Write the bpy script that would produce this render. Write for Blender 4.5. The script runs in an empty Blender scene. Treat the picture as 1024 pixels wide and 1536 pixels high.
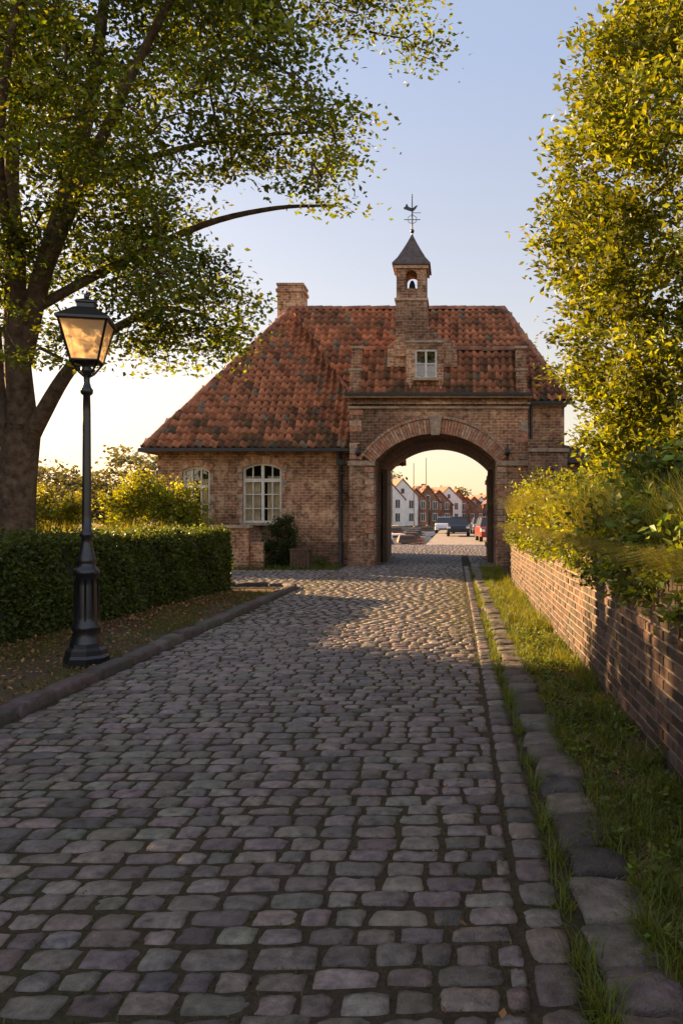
import bpy, math, random
import numpy as np
from mathutils import Vector, Matrix
rng=np.random.default_rng(7); random.seed(7)
R=rng.random
def U(a,b,n=None): return rng.uniform(a,b,n)

# ------------------------------------------------------------ helpers
def link(o,parent=None):
    bpy.context.collection.objects.link(o)
    if parent is not None: o.parent=parent
    return o
def empty(name,loc=(0,0,0),rz=0):
    e=bpy.data.objects.new(name,None); e.location=loc; e.rotation_euler=(0,0,rz); e.empty_display_size=.2
    return link(e)
class MB:
    def __init__(s): s.v=[];s.f=[];s.m=[];s.sm=[]
    def add(s,vs,fs,mi=0,smooth=False):
        b=len(s.v); s.v+= [tuple(map(float,v)) for v in vs]
        for f in fs: s.f.append([b+i for i in f]); s.m.append(mi); s.sm.append(smooth)
    def box(s,x0,x1,y0,y1,z0,z1,mi=0):
        s.add([(x0,y0,z0),(x1,y0,z0),(x1,y1,z0),(x0,y1,z0),(x0,y0,z1),(x1,y0,z1),(x1,y1,z1),(x0,y1,z1)],
          [(0,3,2,1),(4,5,6,7),(0,1,5,4),(1,2,6,5),(2,3,7,6),(3,0,4,7)],mi)
    def quad(s,a,b,c,d,mi=0): s.add([a,b,c,d],[(0,1,2,3)],mi)
    def prism(s,poly,y0,y1,mi=0):  # poly in XZ
        n=len(poly); vs=[(x,y0,z) for x,z in poly]+[(x,y1,z) for x,z in poly]
        fs=[tuple(range(n)),tuple(reversed(range(n,2*n)))]
        fs+=[(i,i+n,(i+1)%n+n,(i+1)%n) for i in range(n)]
        s.add(vs,fs,mi)
    def lathe(s,prof,cx=0,cy=0,segs=16,mi=0,smooth=True,rot=0):
        vs=[];fs=[]
        for r,z in prof:
            for k in range(segs):
                a=rot+2*math.pi*k/segs; vs.append((cx+r*math.cos(a),cy+r*math.sin(a),z))
        for i in range(len(prof)-1):
            for k in range(segs):
                k2=(k+1)%segs
                fs.append((i*segs+k,i*segs+k2,(i+1)*segs+k2,(i+1)*segs+k))
        fs.append(tuple(range((len(prof)-1)*segs,len(prof)*segs)))
        s.add(vs,fs,mi,smooth)
    def tube(s,pts,rad,segs=8,mi=0):
        pts=[Vector(p) for p in pts]; vs=[];fs=[]; ref=Vector((.3,1,.1)).normalized()
        for i,p in enumerate(pts):
            t=(pts[min(i+1,len(pts)-1)]-pts[max(i-1,0)]).normalized()
            a=t.cross(ref).normalized(); b=t.cross(a)
            for k in range(segs):
                an=2*math.pi*k/segs; vs.append(p+(a*math.cos(an)+b*math.sin(an))*rad[i])
        for i in range(len(pts)-1):
            for k in range(segs):
                k2=(k+1)%segs
                fs.append((i*segs+k,(i+1)*segs+k,(i+1)*segs+k2,i*segs+k2))
        fs.append(tuple(range((len(pts)-1)*segs,len(pts)*segs)))
        s.add(vs,fs,mi,True)
    def build(s,name,mats,parent=None):
        me=bpy.data.meshes.new(name); me.from_pydata(s.v,[],s.f)
        for m in mats: me.materials.append(m)
        me.polygons.foreach_set('material_index',s.m)
        me.polygons.foreach_set('use_smooth',s.sm)
        uv=me.uv_layers.new(name='UVMap')
        for p in me.polygons:
            n=p.normal; ax,ay,az=abs(n.x),abs(n.y),abs(n.z)
            for li in p.loop_indices:
                c=me.vertices[me.loops[li].vertex_index].co
                if az>=ax and az>=ay and az>.8: q=(c.x,c.y)
                elif ax>ay: q=(c.y,c.z)
                else: q=(c.x,c.z)
                uv.data[li].uv=q
        return link(bpy.data.objects.new(name,me),parent)
def bulk(name,V,faces,mat,col=None,parent=None,smooth=False):
    N,k,_=V.shape
    tot=np.array([len(f) for f in faces]); flat=np.concatenate([np.array(f) for f in faces])
    loops=(flat[None,:]+(np.arange(N)*k)[:,None]).ravel().astype(np.int32)
    totals=np.tile(tot,N); starts=np.concatenate([[0],np.cumsum(totals)[:-1]]).astype(np.int32)
    me=bpy.data.meshes.new(name)
    me.vertices.add(N*k); me.vertices.foreach_set('co',V.reshape(-1).astype(np.float32))
    me.loops.add(len(loops)); me.loops.foreach_set('vertex_index',loops)
    me.polygons.add(len(totals)); me.polygons.foreach_set('loop_start',starts)
    me.update(calc_edges=True)
    me.polygons.foreach_set('use_smooth',np.full(len(totals),smooth))
    if col is not None:
        a=me.color_attributes.new('Col','FLOAT_COLOR','POINT')
        c=np.ones((N,k,4),np.float32); c[:,:,:3]=np.clip(col,0,1)[:,None,:] if col.ndim==2 else np.clip(col,0,1)
        a.data.foreach_set('color',c.ravel())
    me.materials.append(mat); me.validate()
    return link(bpy.data.objects.new(name,me),parent)
def norm(v): return v/np.maximum(np.linalg.norm(v,axis=-1,keepdims=True),1e-9)

# ------------------------------------------------------------ materials
def nm(name):
    m=bpy.data.materials.new(name); m.use_nodes=True; nt=m.node_tree; nt.nodes.clear()
    out=nt.nodes.new('ShaderNodeOutputMaterial'); return m,nt,out
def N(nt,t,**kw):
    n=nt.nodes.new(t)
    for k,v in kw.items():
        if k in n.inputs: n.inputs[k].default_value=v
        else: setattr(n,k,v)
    return n
def mixc(nt,fac,a,b,mode='MIX'):
    n=nt.nodes.new('ShaderNodeMix'); n.data_type='RGBA'; n.blend_type=mode
    for s,i in ((fac,0),(a,6),(b,7)):
        if isinstance(s,(int,float)): n.inputs[i].default_value=s
        elif isinstance(s,tuple): n.inputs[i].default_value=(*s,1) if len(s)==3 else s
        else: nt.links.new(s,n.inputs[i])
    return n.outputs[2]
def ramp(nt,src,stops):
    r=nt.nodes.new('ShaderNodeValToRGB'); el=r.color_ramp.elements
    el[0].position,el[0].color=stops[0][0],(*stops[0][1],1)
    el[1].position,el[1].color=stops[1][0],(*stops[1][1],1)
    for p,c in stops[2:]:
        e=el.new(p); e.color=(*c,1)
    nt.links.new(src,r.inputs[0]); return r.outputs[0]
def noise(nt,scale,detail=5,vec=None,rough=.6):
    n=N(nt,'ShaderNodeTexNoise'); n.inputs['Scale'].default_value=scale; n.inputs['Detail'].default_value=detail; n.inputs['Roughness'].default_value=rough
    if vec is None:
        g=nt.nodes.new('ShaderNodeNewGeometry'); vec=g.outputs['Position']
    nt.links.new(vec,n.inputs['Vector']); return n.outputs['Fac']
def bump(nt,h,st,dist):
    b=N(nt,'ShaderNodeBump'); b.inputs['Strength'].default_value=st; b.inputs['Distance'].default_value=dist
    nt.links.new(h,b.inputs['Height']); return b.outputs[0]
def plain(name,c,rough=.7,metal=0,nscale=20,var=.35,bst=.2,bd=.01,spec=.4):
    m,nt,out=nm(name); b=N(nt,'ShaderNodeBsdfPrincipled')
    f=noise(nt,nscale); k=1-var
    col=ramp(nt,f,[(.3,tuple(x*k for x in c)),(.7,tuple(min(1,x*(1+var*.6)) for x in c))])
    nt.links.new(col,b.inputs['Base Color']); b.inputs['Roughness'].default_value=rough; b.inputs['Metallic'].default_value=metal
    b.inputs['Specular IOR Level'].default_value=spec
    nt.links.new(bump(nt,f,bst,bd),b.inputs['Normal']); nt.links.new(b.outputs[0],out.inputs[0]); return m
def attr_mat(name,rough=.6,nscale=30,var=.4,bst=.4,bd=.01,stain=None,spec=.4):
    m,nt,out=nm(name); b=N(nt,'ShaderNodeBsdfPrincipled')
    a=N(nt,'ShaderNodeAttribute',attribute_name='Col')
    f=noise(nt,nscale); f2=noise(nt,nscale*6,3)
    g=ramp(nt,f,[(.3,(1-var,)*3),(.72,(1+var*.6,)*3)])
    col=mixc(nt,1.0,a.outputs['Color'],g,'MULTIPLY')
    if stain:
        s=ramp(nt,noise(nt,stain[1],6),[(stain[2],(0,0,0)),(stain[3],(1,1,1))])
        col=mixc(nt,s,col,stain[0])
    nt.links.new(col,b.inputs['Base Color'])
    rr=ramp(nt,f,[(.3,(rough-.12,)*3),(.7,(min(1,rough+.15),)*3)]); nt.links.new(rr,b.inputs['Roughness'])
    b.inputs['Specular IOR Level'].default_value=spec
    h=mixc(nt,.35,f,f2); nt.links.new(bump(nt,h,bst,bd),b.inputs['Normal'])
    nt.links.new(b.outputs[0],out.inputs[0]); return m
def leaf_mat(name,trans=.5,warm=(1.5,1.35,.5),rough=.5):
    m,nt,out=nm(name); a=N(nt,'ShaderNodeAttribute',attribute_name='Col')
    b=N(nt,'ShaderNodeBsdfPrincipled'); b.inputs['Roughness'].default_value=rough; b.inputs['Specular IOR Level'].default_value=.3
    nt.links.new(a.outputs['Color'],b.inputs['Base Color'])
    t=N(nt,'ShaderNodeBsdfTranslucent'); nt.links.new(mixc(nt,1.0,a.outputs['Color'],warm,'MULTIPLY'),t.inputs['Color'])
    mx=N(nt,'ShaderNodeMixShader'); mx.inputs[0].default_value=trans
    nt.links.new(b.outputs[0],mx.inputs[1]); nt.links.new(t.outputs[0],mx.inputs[2]); nt.links.new(mx.outputs[0],out.inputs[0]); return m
def brick_mat(name,c1,c2,mortar,patch,pth=(.55,.68),bw=.23,rh=.088,ms=.018,dark=(.055,.035,.028)):
    m,nt,out=nm(name); b=N(nt,'ShaderNodeBsdfPrincipled')
    uv=N(nt,'ShaderNodeUVMap'); uv.uv_map='UVMap'
    nz=N(nt,'ShaderNodeTexNoise'); nz.inputs['Scale'].default_value=3.; nt.links.new(uv.outputs[0],nz.inputs['Vector'])
    add=N(nt,'ShaderNodeVectorMath',operation='MULTIPLY_ADD'); nt.links.new(nz.outputs['Color'],add.inputs[0])
    add.inputs[1].default_value=(.05,.03,0); nt.links.new(uv.outputs[0],add.inputs[2])
    br=N(nt,'ShaderNodeTexBrick'); nt.links.new(add.outputs[0],br.inputs['Vector'])
    for k,v in (('Scale',1),('Mortar Size',ms),('Brick Width',bw),('Row Height',rh),('Bias',-.1),('Mortar Smooth',.4)): br.inputs[k].default_value=v
    br.inputs['Color1'].default_value=(*c1,1); br.inputs['Color2'].default_value=(*c2,1); br.inputs['Mortar'].default_value=(*mortar,1)
    f1=noise(nt,1.1,6); f2=noise(nt,7,6); f3=noise(nt,.55,5)
    col=mixc(nt,ramp(nt,f2,[(.48,(0,0,0)),(.68,(.85,.85,.85))]),br.outputs['Color'],dark)
    pm=mixc(nt,ramp(nt,f1,[(pth[0],(0,0,0)),(pth[1],(1,1,1))]),(0,0,0),ramp(nt,f2,[(.36,(.9,.9,.9)),(.52,(.12,.12,.12))]))
    col=mixc(nt,pm,col,patch)
    g=ramp(nt,f3,[(.35,(.5,.5,.5)),(.65,(1.35,1.26,1.15))]); col=mixc(nt,1.0,col,g,'MULTIPLY')
    nt.links.new(col,b.inputs['Base Color']); b.inputs['Roughness'].default_value=.9; b.inputs['Specular IOR Level'].default_value=.2
    inv=N(nt,'ShaderNodeMath',operation='MULTIPLY_ADD'); nt.links.new(br.outputs['Fac'],inv.inputs[0]); inv.inputs[1].default_value=-.7; nt.links.new(f2,inv.inputs[2])
    nt.links.new(bump(nt,inv.outputs[0],1.,.05),b.inputs['Normal']); nt.links.new(b.outputs[0],out.inputs[0]); return m

M_brick=brick_mat('old_brick',(.42,.18,.095),(.26,.12,.07),(.48,.35,.23),(.54,.39,.26),(.47,.57))
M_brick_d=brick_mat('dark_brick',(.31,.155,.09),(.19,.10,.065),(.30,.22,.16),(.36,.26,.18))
M_farbrick=brick_mat('town_brick',(.36,.17,.10),(.26,.13,.08),(.3,.22,.16),(.38,.26,.18),bw=.5,rh=.16)
M_stone=plain('weathered_stone',(.36,.265,.18),.85,nscale=6,var=.5,bst=.6,bd=.03)
M_voussoir=plain('arch_brick',(.42,.20,.115),.85,nscale=9,var=.5,bst=.6,bd=.02)
M_voussoir2=plain('arch_brick_pale',(.48,.30,.19),.85,nscale=9,var=.5,bst=.6,bd=.02)
M_tile=attr_mat('roof_tile',.75,3,.5,.4,.01,((.05,.038,.02),1.3,.50,.74),spec=.3)
M_under=plain('roof_under',(.05,.03,.02),.9)
M_black=plain('cast_iron',(.010,.010,.011),.35,0,40,.3,.15,.004,spec=.5)
M_gutter=plain('gutter_dark',(.03,.028,.028),.5)
M_white=plain('window_paint',(.62,.58,.50),.5,nscale=8,var=.2)
M_curtain=plain('curtain',(.74,.60,.40),.9,nscale=3,var=.3)
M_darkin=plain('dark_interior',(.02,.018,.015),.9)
M_wood=plain('aged_wood',(.10,.055,.03),.7,nscale=12,var=.5)
M_slate=plain('lead_cap',(.085,.06,.048),.6,nscale=8,var=.5)
M_bark=plain('bark',(.11,.075,.05),.95,nscale=9,var=.6,bst=1.,bd=.05,spec=.1)
M_cob=attr_mat('cobble_stone',.48,18,.65,1.,.016,((.045,.043,.018),2.2,.62,.82),spec=.34)
M_kerb=attr_mat('kerb_stone',.7,10,.55,1.,.03,((.045,.05,.018),3.,.54,.72),spec=.25)
M_wallbrick=attr_mat('wall_brick',.8,12,.55,.8,.01,((.045,.04,.025),1.6,.46,.70),spec=.25)
M_mortar=plain('mortar',(.21,.16,.115),.95,nscale=15,bst=.6)
M_leafL=leaf_mat('maple_leaves',.5,(1.9,1.6,.4)); M_leafR=leaf_mat('golden_leaves',.45,(1.45,1.25,.3))
M_hedge=leaf_mat('hedge_leaves',.4,(1.6,1.4,.4)); M_grass=leaf_mat('grass_blades',.45,(1.6,1.4,.5)); M_litter=leaf_mat('leaf_litter',.2,(1,1,1),.8)
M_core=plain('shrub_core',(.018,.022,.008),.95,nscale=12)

def glassmat():
    m,nt,out=nm('window_glass'); g=N(nt,'ShaderNodeBsdfGlossy'); g.inputs['Roughness'].default_value=.03; g.inputs['Color'].default_value=(.9,.9,.9,1)
    t=N(nt,'ShaderNodeBsdfTransparent'); t.inputs['Color'].default_value=(.85,.87,.85,1)
    mx=N(nt,'ShaderNodeMixShader'); mx.inputs[0].default_value=.12
    nt.links.new(t.outputs[0],mx.inputs[1]); nt.links.new(g.outputs[0],mx.inputs[2]); nt.links.new(mx.outputs[0],out.inputs[0]); return m
M_glass=glassmat()
def lampglass():
    m,nt,out=nm('frosted_glass'); d=N(nt,'ShaderNodeBsdfPrincipled'); d.inputs['Base Color'].default_value=(.85,.64,.40,1); d.inputs['Roughness'].default_value=.3
    t=N(nt,'ShaderNodeBsdfTranslucent'); t.inputs['Color'].default_value=(.95,.74,.48,1)
    tr=N(nt,'ShaderNodeBsdfTransparent'); tr.inputs['Color'].default_value=(1,.88,.68,1)
    mx=N(nt,'ShaderNodeMixShader'); mx.inputs[0].default_value=.7
    nt.links.new(d.outputs[0],mx.inputs[1]); nt.links.new(t.outputs[0],mx.inputs[2])
    m2=N(nt,'ShaderNodeMixShader'); m2.inputs[0].default_value=.3
    nt.links.new(mx.outputs[0],m2.inputs[1]); nt.links.new(tr.outputs[0],m2.inputs[2]); nt.links.new(m2.outputs[0],out.inputs[0]); return m
M_lglass=lampglass()
def groundmat(name,stops,sc=.7,fine=18):
    m,nt,out=nm(name); b=N(nt,'ShaderNodeBsdfPrincipled')
    f=noise(nt,sc,8,rough=.7); f2=noise(nt,fine,6,rough=.75)
    col=ramp(nt,f,stops); g=ramp(nt,f2,[(.3,(.5,.5,.5)),(.7,(1.5,1.5,1.5))])
    col=mixc(nt,1.0,col,g,'MULTIPLY'); nt.links.new(col,b.inputs['Base Color']); b.inputs['Roughness'].default_value=.95; b.inputs['Specular IOR Level'].default_value=.15
    nt.links.new(bump(nt,f2,.9,.03),b.inputs['Normal']); nt.links.new(b.outputs[0],out.inputs[0]); return m
M_ground=groundmat('ground_mat',[(.35,(.085,.055,.035)),(.5,(.095,.068,.037)),(.65,(.06,.07,.02))])
M_joint=groundmat('joint_sand',[(.4,(.06,.043,.03)),(.55,(.055,.043,.022)),(.68,(.042,.052,.016))],.9,40)
M_quay=plain('quay_paving',(.26,.21,.165),.7,nscale=2)
def watermat():
    m,nt,out=nm('water_mat'); b=N(nt,'ShaderNodeBsdfPrincipled'); b.inputs['Base Color'].default_value=(.04,.05,.05,1); b.inputs['Roughness'].default_value=.08
    nt.links.new(bump(nt,noise(nt,1.5,4),.25,.06),b.inputs['Normal']); nt.links.new(b.outputs[0],out.inputs[0]); return m
M_water=watermat()

# ------------------------------------------------------------ ground
g=MB(); F=2500; QX=-1.6
g.quad((-F,-200,0),(F,-200,0),(F,43,0),(-F,43,0))
g.quad((QX,43,0),(F,43,0),(F,105,0),(QX,105,0),1)
g.quad((-F,105,0),(F,105,0),(F,F,0),(-F,F,0))
g.quad((-F,43,-1.5),(QX,43,-1.5),(QX,43,0),(-F,43,0),1)
g.quad((QX,43,-1.5),(QX,105,-1.5),(QX,105,0),(QX,43,0),1)
g.quad((-F,105,-1.5),(QX,105,-1.5),(QX,105,0),(-F,105,0),1)
g.build('ground',[M_ground,M_quay])
w=MB(); w.quad((-F,42.9,-.55),(QX+.1,42.9,-.55),(QX+.1,105.1,-.55),(-F,105.1,-.55)); w.build('canal_water',[M_water])

# ------------------------------------------------------------ stones
def stone_tmpl(t,c=.10,p=7,dome=.06):
    t=np.array(t); n=len(t); u,v=np.meshgrid(t,t,indexing='xy')
    x=u*(1-c*u**2*v**6); y=v*(1-c*v**2*u**6)
    z=(1-np.abs(u)**p)*(1-np.abs(v)**p)*(1-dome*(u*u+v*v)/2)
    V=np.stack([x/2,y/2,z],-1).reshape(-1,3)
    F=[(j*n+i,j*n+i+1,(j+1)*n+i+1,(j+1)*n+i) for j in range(n-1) for i in range(n-1)]
    return V,F
T_hi=stone_tmpl([-1,-.985,-.955,-.90,-.5,-.17,.17,.5,.90,.955,.985,1],.085,20,.04); T_lo=stone_tmpl([-1,-.94,0,.94,1],.07,24)
T_k=stone_tmpl([-1,-.985,-.95,-.88,-.4,0,.4,.88,.95,.985,1],.02,26,.02)
def stones(name,cx,cy,w,l,h,rot,col,T,mat,parent,z0=-.012,rough=.0022,irr=.08,tl=.04):
    V0,F=T; n=len(cx)
    V=np.repeat(V0[None],n,0).copy()
    a=U(-irr,irr,(n,4)); x=V[:,:,0].copy(); y=V[:,:,1].copy()
    wav=.035*np.sin(6*x+U(0,6,(n,1))); wav2=.035*np.sin(5*y+U(0,6,(n,1)))
    V[:,:,0]=(x*(1+wav2)+a[:,0:1]*x*y*2)*w[:,None]; V[:,:,1]=(y*(1+wav)+a[:,1:2]*x*y*2)*l[:,None]
    tilt=U(-tl,tl,(n,2))
    V[:,:,2]=V[:,:,2]*(h[:,None]+tilt[:,0:1]*V[:,:,0]+tilt[:,1:2]*V[:,:,1])
    V[:,:,2]+=np.where(V0[None,:,2]>.3,rng.normal(0,rough,V.shape[:2]),0)+z0
    c,s=np.cos(rot)[:,None],np.sin(rot)[:,None]; X=V[:,:,0]*c-V[:,:,1]*s; Y=V[:,:,0]*s+V[:,:,1]*c
    V[:,:,0]=X+cx[:,None]; V[:,:,1]=Y+cy[:,None]
    return bulk(name,V,F,mat,col,parent,True)
def cobcol(n):
    b=U(.08,.155,n)[:,None]*np.array([[1.18,.93,.76]]); b*=1+rng.normal(0,.05,(n,3)); 
    k=R(n)<.15; b[k]*=.6; return b
def rows(y0,y1,x0,x1,pitch=.14,wm=.185):
    L=[];y=y0
    while y<y1:
        p=pitch*U(.86,1.14); x=x0-U(0,.12)
        ph=U(0,6); 
        while x<x1:
            ww=wm*U(.65,1.35)
            a=max(x,x0); b=min(x+ww,x1)
            if b-a>.07:
                cxx=(a+b)/2
                L.append((cxx+U(-.004,.004),y+p/2+.02*math.sin(cxx*1.3+y*.35)+.01*math.sin(cxx*5+ph),b-a-.013,p-.012-U(0,.008)))
            x+=ww
        y+=p
    return np.array(L)
road=empty('cobblestone_road')
bz=.015
bed=MB(); bed.quad((-3.42,-3,bz),(.5,-3,bz),(.5,43,bz),(-3.42,43,bz))
bed.quad((-12,17.5,bz),(-3.42,17.5,bz),(-3.42,23.2,bz),(-12,23.2,bz))
bed.quad((-6,31.4,bz),(-3.42,31.4,bz),(-3.42,43,bz),(-6,43,bz)); bed.quad((.5,24.6,bz),(5,24.6,bz),(5,43,bz),(.5,43,bz))
bed.build('joint_bed',[M_joint],road)
Rn=rows(1.0,11.5,-3.39,.25)
n=len(Rn); stones('setts_near',Rn[:,0],Rn[:,1],Rn[:,2],Rn[:,3],U(.034,.043,n),rng.normal(0,.025,n),cobcol(n)*np.interp(Rn[:,1],[5,11.5],[1.,1.35])[:,None],T_hi,M_cob,road)  # colour lightens with distance, painting in the approach to the sunlit band
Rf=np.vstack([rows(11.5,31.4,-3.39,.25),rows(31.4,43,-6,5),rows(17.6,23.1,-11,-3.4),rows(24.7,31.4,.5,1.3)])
n=len(Rf); stones('setts_far',Rf[:,0],Rf[:,1],Rf[:,2],Rf[:,3],U(.034,.043,n),rng.normal(0,.025,n),cobcol(n)*1.4+.035,T_lo,M_cob,road)  # paler stone colour, sunlit brightness of the far road painted in
L=[];y=1.0
while y<24.6:
    l=U(.17,.26); L.append((.345,y+l/2,.155,l-.016)); y+=l
L=np.array(L); n=len(L)
stones('edge_row',L[:,0],L[:,1],L[:,2],L[:,3],U(.034,.046,n),rng.normal(0,.03,n),cobcol(n),T_hi,M_cob,road)
L=[];y=1.0
while y<24.4:
    l=U(.25,.42) if y<9 else U(.35,.55); L.append((.625+U(-.02,.02),y+l/2,.28*U(.88,1.08),l-.026)); y+=l
L=np.array(L); n=len(L)
stones('kerb',L[:,0],L[:,1],L[:,2],L[:,3],U(.045,.085,n),rng.normal(0,.045,n),cobcol(n)*.9,T_k,M_kerb,None,irr=.2,rough=.0035)
L=[];y=1.0
while y<16.4:
    l=U(.6,.95); L.append((-3.5,y+l/2,.19,l-.014,0)); y+=l
ye=y
for k in range(3):
    a=(k+.5)/3*math.pi/2; L.append((-4.1+.6*math.cos(a),ye+.6*math.sin(a),.17,.32,a))
x=-4.15
while x>-9:
    L.append((x-.35,ye+.6,.17,.69,math.pi/2)); x-=.71
L=np.array(L); n=len(L)
stones('kerb',L[:,0],L[:,1],L[:,2],L[:,3],U(.11,.125,n),L[:,4]+rng.normal(0,.008,n),cobcol(n)*.75,T_k,M_kerb,None,irr=.05,rough=.0035)

# ------------------------------------------------------------ foliage tools
def leaves(name,P,size,col,mat,parent=None,updir=None,upbias=.5,wr=.55,dirs=None):
    n=len(P); d=rng.normal(0,1,(n,3)); d[:,2]*=.6
    if dirs is not None: d+=dirs
    d=norm(d); nn=rng.normal(0,1,(n,3)); nn[:,2]+=upbias*2; s=norm(np.cross(d,nn)); nn=norm(np.cross(s,d))
    sz=size[:,None] if isinstance(size,np.ndarray) else np.full((n,1),size)
    V=np.empty((n,4,3)); w=sz*wr*.5
    V[:,0]=P; V[:,1]=P+d*sz*.42+s*w+nn*sz*.08; V[:,2]=P+d*sz; V[:,3]=P+d*sz*.42-s*w+nn*sz*.08
    return bulk(name,V,[(0,1,2,3)],mat,col,parent,False)
def twigs(name,A,B,ra,rb,mat,parent):
    n=len(A); t=norm(B-A); r=np.tile([[.31,.9,.2]],(n,1)); a=norm(np.cross(t,r)); b=np.cross(t,a)
    V=np.empty((n,6,3))
    for k in range(3):
        an=2*math.pi*k/3; o=a*math.cos(an)+b*math.sin(an)
        V[:,k]=A+o*ra[:,None]; V[:,3+k]=B+o*rb[:,None]
    return bulk(name,V,[(0,3,4,1),(1,4,5,2),(2,5,3,0)],mat,None,parent,True)
def varcol(n,base,v=.25,yel=.3,ids=None,cv=.3):
    c=np.tile(np.array([base]),(n,1)); c*=(1+rng.normal(0,v,(n,1))).clip(.35,2)
    y=R(n)[:,None]*yel; c=c*(1-y)+y*np.array([[base[1]*1.5,base[1]*1.25,base[2]*.7]])
    if ids is not None:
        k=(1+rng.normal(0,cv,ids.max()+1)).clip(.4,1.8); c*=k[ids][:,None]
    return c.clip(.004,1)
def inpoly(x,z,poly):
    r=np.zeros(len(x),bool); n=len(poly); j=n-1
    for i in range(n):
        xi,zi=poly[i]; xj,zj=poly[j]
        c=((zi>z)!=(zj>z))&(x<(xj-xi)*(z-zi)/(zj-zi+1e-12)+xi); r^=c; j=i
    return r
def connect(C,SK,rk=.012):
    nodes=SK.copy(); A=[];B=[];ra=[];rb=[]
    d0=np.array([np.min(np.linalg.norm(SK-c,axis=1)) for c in C]); 
    for i in np.argsort(d0):
        c=C[i]; dd=np.linalg.norm(nodes-c,axis=1); j=np.argmin(dd); p=nodes[j]; L=dd[j]
        if L<.05: continue
        m1=p+(c-p)*.35+np.array([0,0,.12*L])+rng.normal(0,.05*L,3); m2=p+(c-p)*.7+np.array([0,0,.12*L])+rng.normal(0,.05*L,3)
        r0=rk*(1+1.1*L); pts=[p,m1,m2,c]; rr=[r0,r0*.8,r0*.55,r0*.3]
        for k in range(3): A.append(pts[k]);B.append(pts[k+1]);ra.append(rr[k]);rb.append(rr[k+1])
        nodes=np.vstack([nodes,m1,m2,c])
    return np.array(A),np.array(B),np.array(ra),np.array(rb)
def sk_points(stems):
    P=[]
    for pts,rad in stems:
        pts=np.array(pts,float)
        for i in range(len(pts)-1):
            for t in np.linspace(0,1,7): P.append(pts[i]*(1-t)+pts[i+1]*t)
    return np.array(P)
def smooth_path(pts,rad,k=5):
    pts=[Vector(p) for p in pts]; out=[];ro=[]
    for i in range(len(pts)-1):
        p0=pts[max(i-1,0)];p1=pts[i];p2=pts[i+1];p3=pts[min(i+2,len(pts)-1)]
        for s in range(k):
            t=s/k; out.append(.5*((2*p1)+(p2-p0)*t+(2*p0-5*p1+4*p2-p3)*t*t+(3*p1-p0-3*p2+p3)*t**3)); ro.append(rad[i]*(1-t)+rad[i+1]*t)
    out.append(pts[-1]); ro.append(rad[-1]); return out,ro

# ------------------------------------------------------------ left tree
tree=empty('broadleaf_tree')
stems=[([(-6.72,12,-.1),(-6.68,12,.4),(-6.63,12,1.2),(-6.57,12,2.1),(-6.47,12,2.95)],[.44,.35,.31,.28,.25]),
 ([(-6.56,12,2.4),(-6.88,12.1,3.3),(-7.1,12.3,4.5),(-7.4,12.4,7),(-7.3,12.5,10)],[.17,.14,.11,.08,.04]),
 ([(-6.47,12,2.9),(-6.5,11.9,3.9),(-6.53,11.9,4.8),(-6.58,12,5.6),(-6.8,12.3,7),(-6.7,12.5,10),(-6.6,12.6,12)],[.22,.18,.155,.13,.1,.06,.02]),
 ([(-6.5,12,3.9),(-6.15,11.8,4.9),(-5.65,11.6,6.2),(-5.3,11.6,7.5),(-5.0,11.5,9.3),(-4.8,11.5,11.5)],[.16,.14,.115,.095,.065,.02]),
 ([(-6.15,11.8,4.9),(-5.2,11.2,6.3),(-4.35,10.9,7.7),(-3.5,10.6,8.9),(-2.6,10.4,10)],[.1,.08,.06,.045,.02]),
 ([(-6.5,12,2.5),(-6.1,11.8,3.05),(-5.55,11.6,3.75),(-4.85,11.5,4.3),(-4.1,11.4,4.55),(-3.4,11.3,4.35)],[.15,.12,.09,.06,.04,.015]),
 ([(-6.2,11.9,4.7),(-5.2,12.2,5.4),(-3.9,12.4,6.1),(-2.8,12.5,6.4),(-1.9,12.4,6.4)],[.08,.065,.05,.035,.015]),
 ([(-5.6,11.6,6.3),(-4.6,11.9,6.9),(-3.4,12.1,7.3),(-2.0,12.2,7.45)],[.07,.05,.035,.015]),
 ([(-4.95,11.5,9.3),(-3.5,11.2,9.7),(-2.0,11,9.5),(-.8,10.9,9.1)],[.06,.045,.03,.012]),
 ([(-6.9,12,3.4),(-7.6,11.4,4.6),(-8.6,11,6.2)],[.1,.08,.04]),
 ([(-6.55,12,5.2),(-6.2,10.9,6.3),(-5.7,10.2,7.4),(-5.2,9.8,8.6)],[.09,.07,.05,.02])]
mb=MB()
for p,r in stems:
    a,b=smooth_path(p,r); mb.tube(a,b,10)
mb.build('trunk_and_limbs',[M_bark],tree)
crown=[(-.25,9.4),(-.5,10.6),(-3,12.4),(-7,13.2),(-10,12),(-10.6,8),(-9.6,4.8),(-8,4.2),(-7.1,4.3),(-6.7,4.6),(-6.35,5.0),(-5.7,4.2),(-5.3,3.1),(-4.75,3.5),(-4.5,4.0),(-4.3,4.4),(-3.9,3.9),(-3.5,3.9),(-3.3,4.5),(-3.15,5.1),(-2.8,5.7),(-1.8,5.9),(-1.75,6.3),(-1.65,6.9),(-1.55,7.35),(-2.1,7.7),(-1.8,8.1),(-1.2,8.4),(-.35,8.75)]
X=U(-10.6,-.2,5800); Z=U(3,13.2,5800); Y=12+rng.normal(-.3,1.3,5800).clip(-2.9,2.0)
ok=inpoly(X,Z,crown)&~((X>-4.8)&(Y>12.7)); X,Z,Y=X[ok],Z[ok],Y[ok]
gp=np.sin(X*2.1+Z*1.3+Y*.3)+np.sin(Z*3.1-X*1.2+1.3)+np.sin(X*4.3+2)*.6+rng.normal(0,.25,len(X)); ok=gp>-.35
C=np.stack([X,Y,Z],1)[ok]; 
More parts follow.
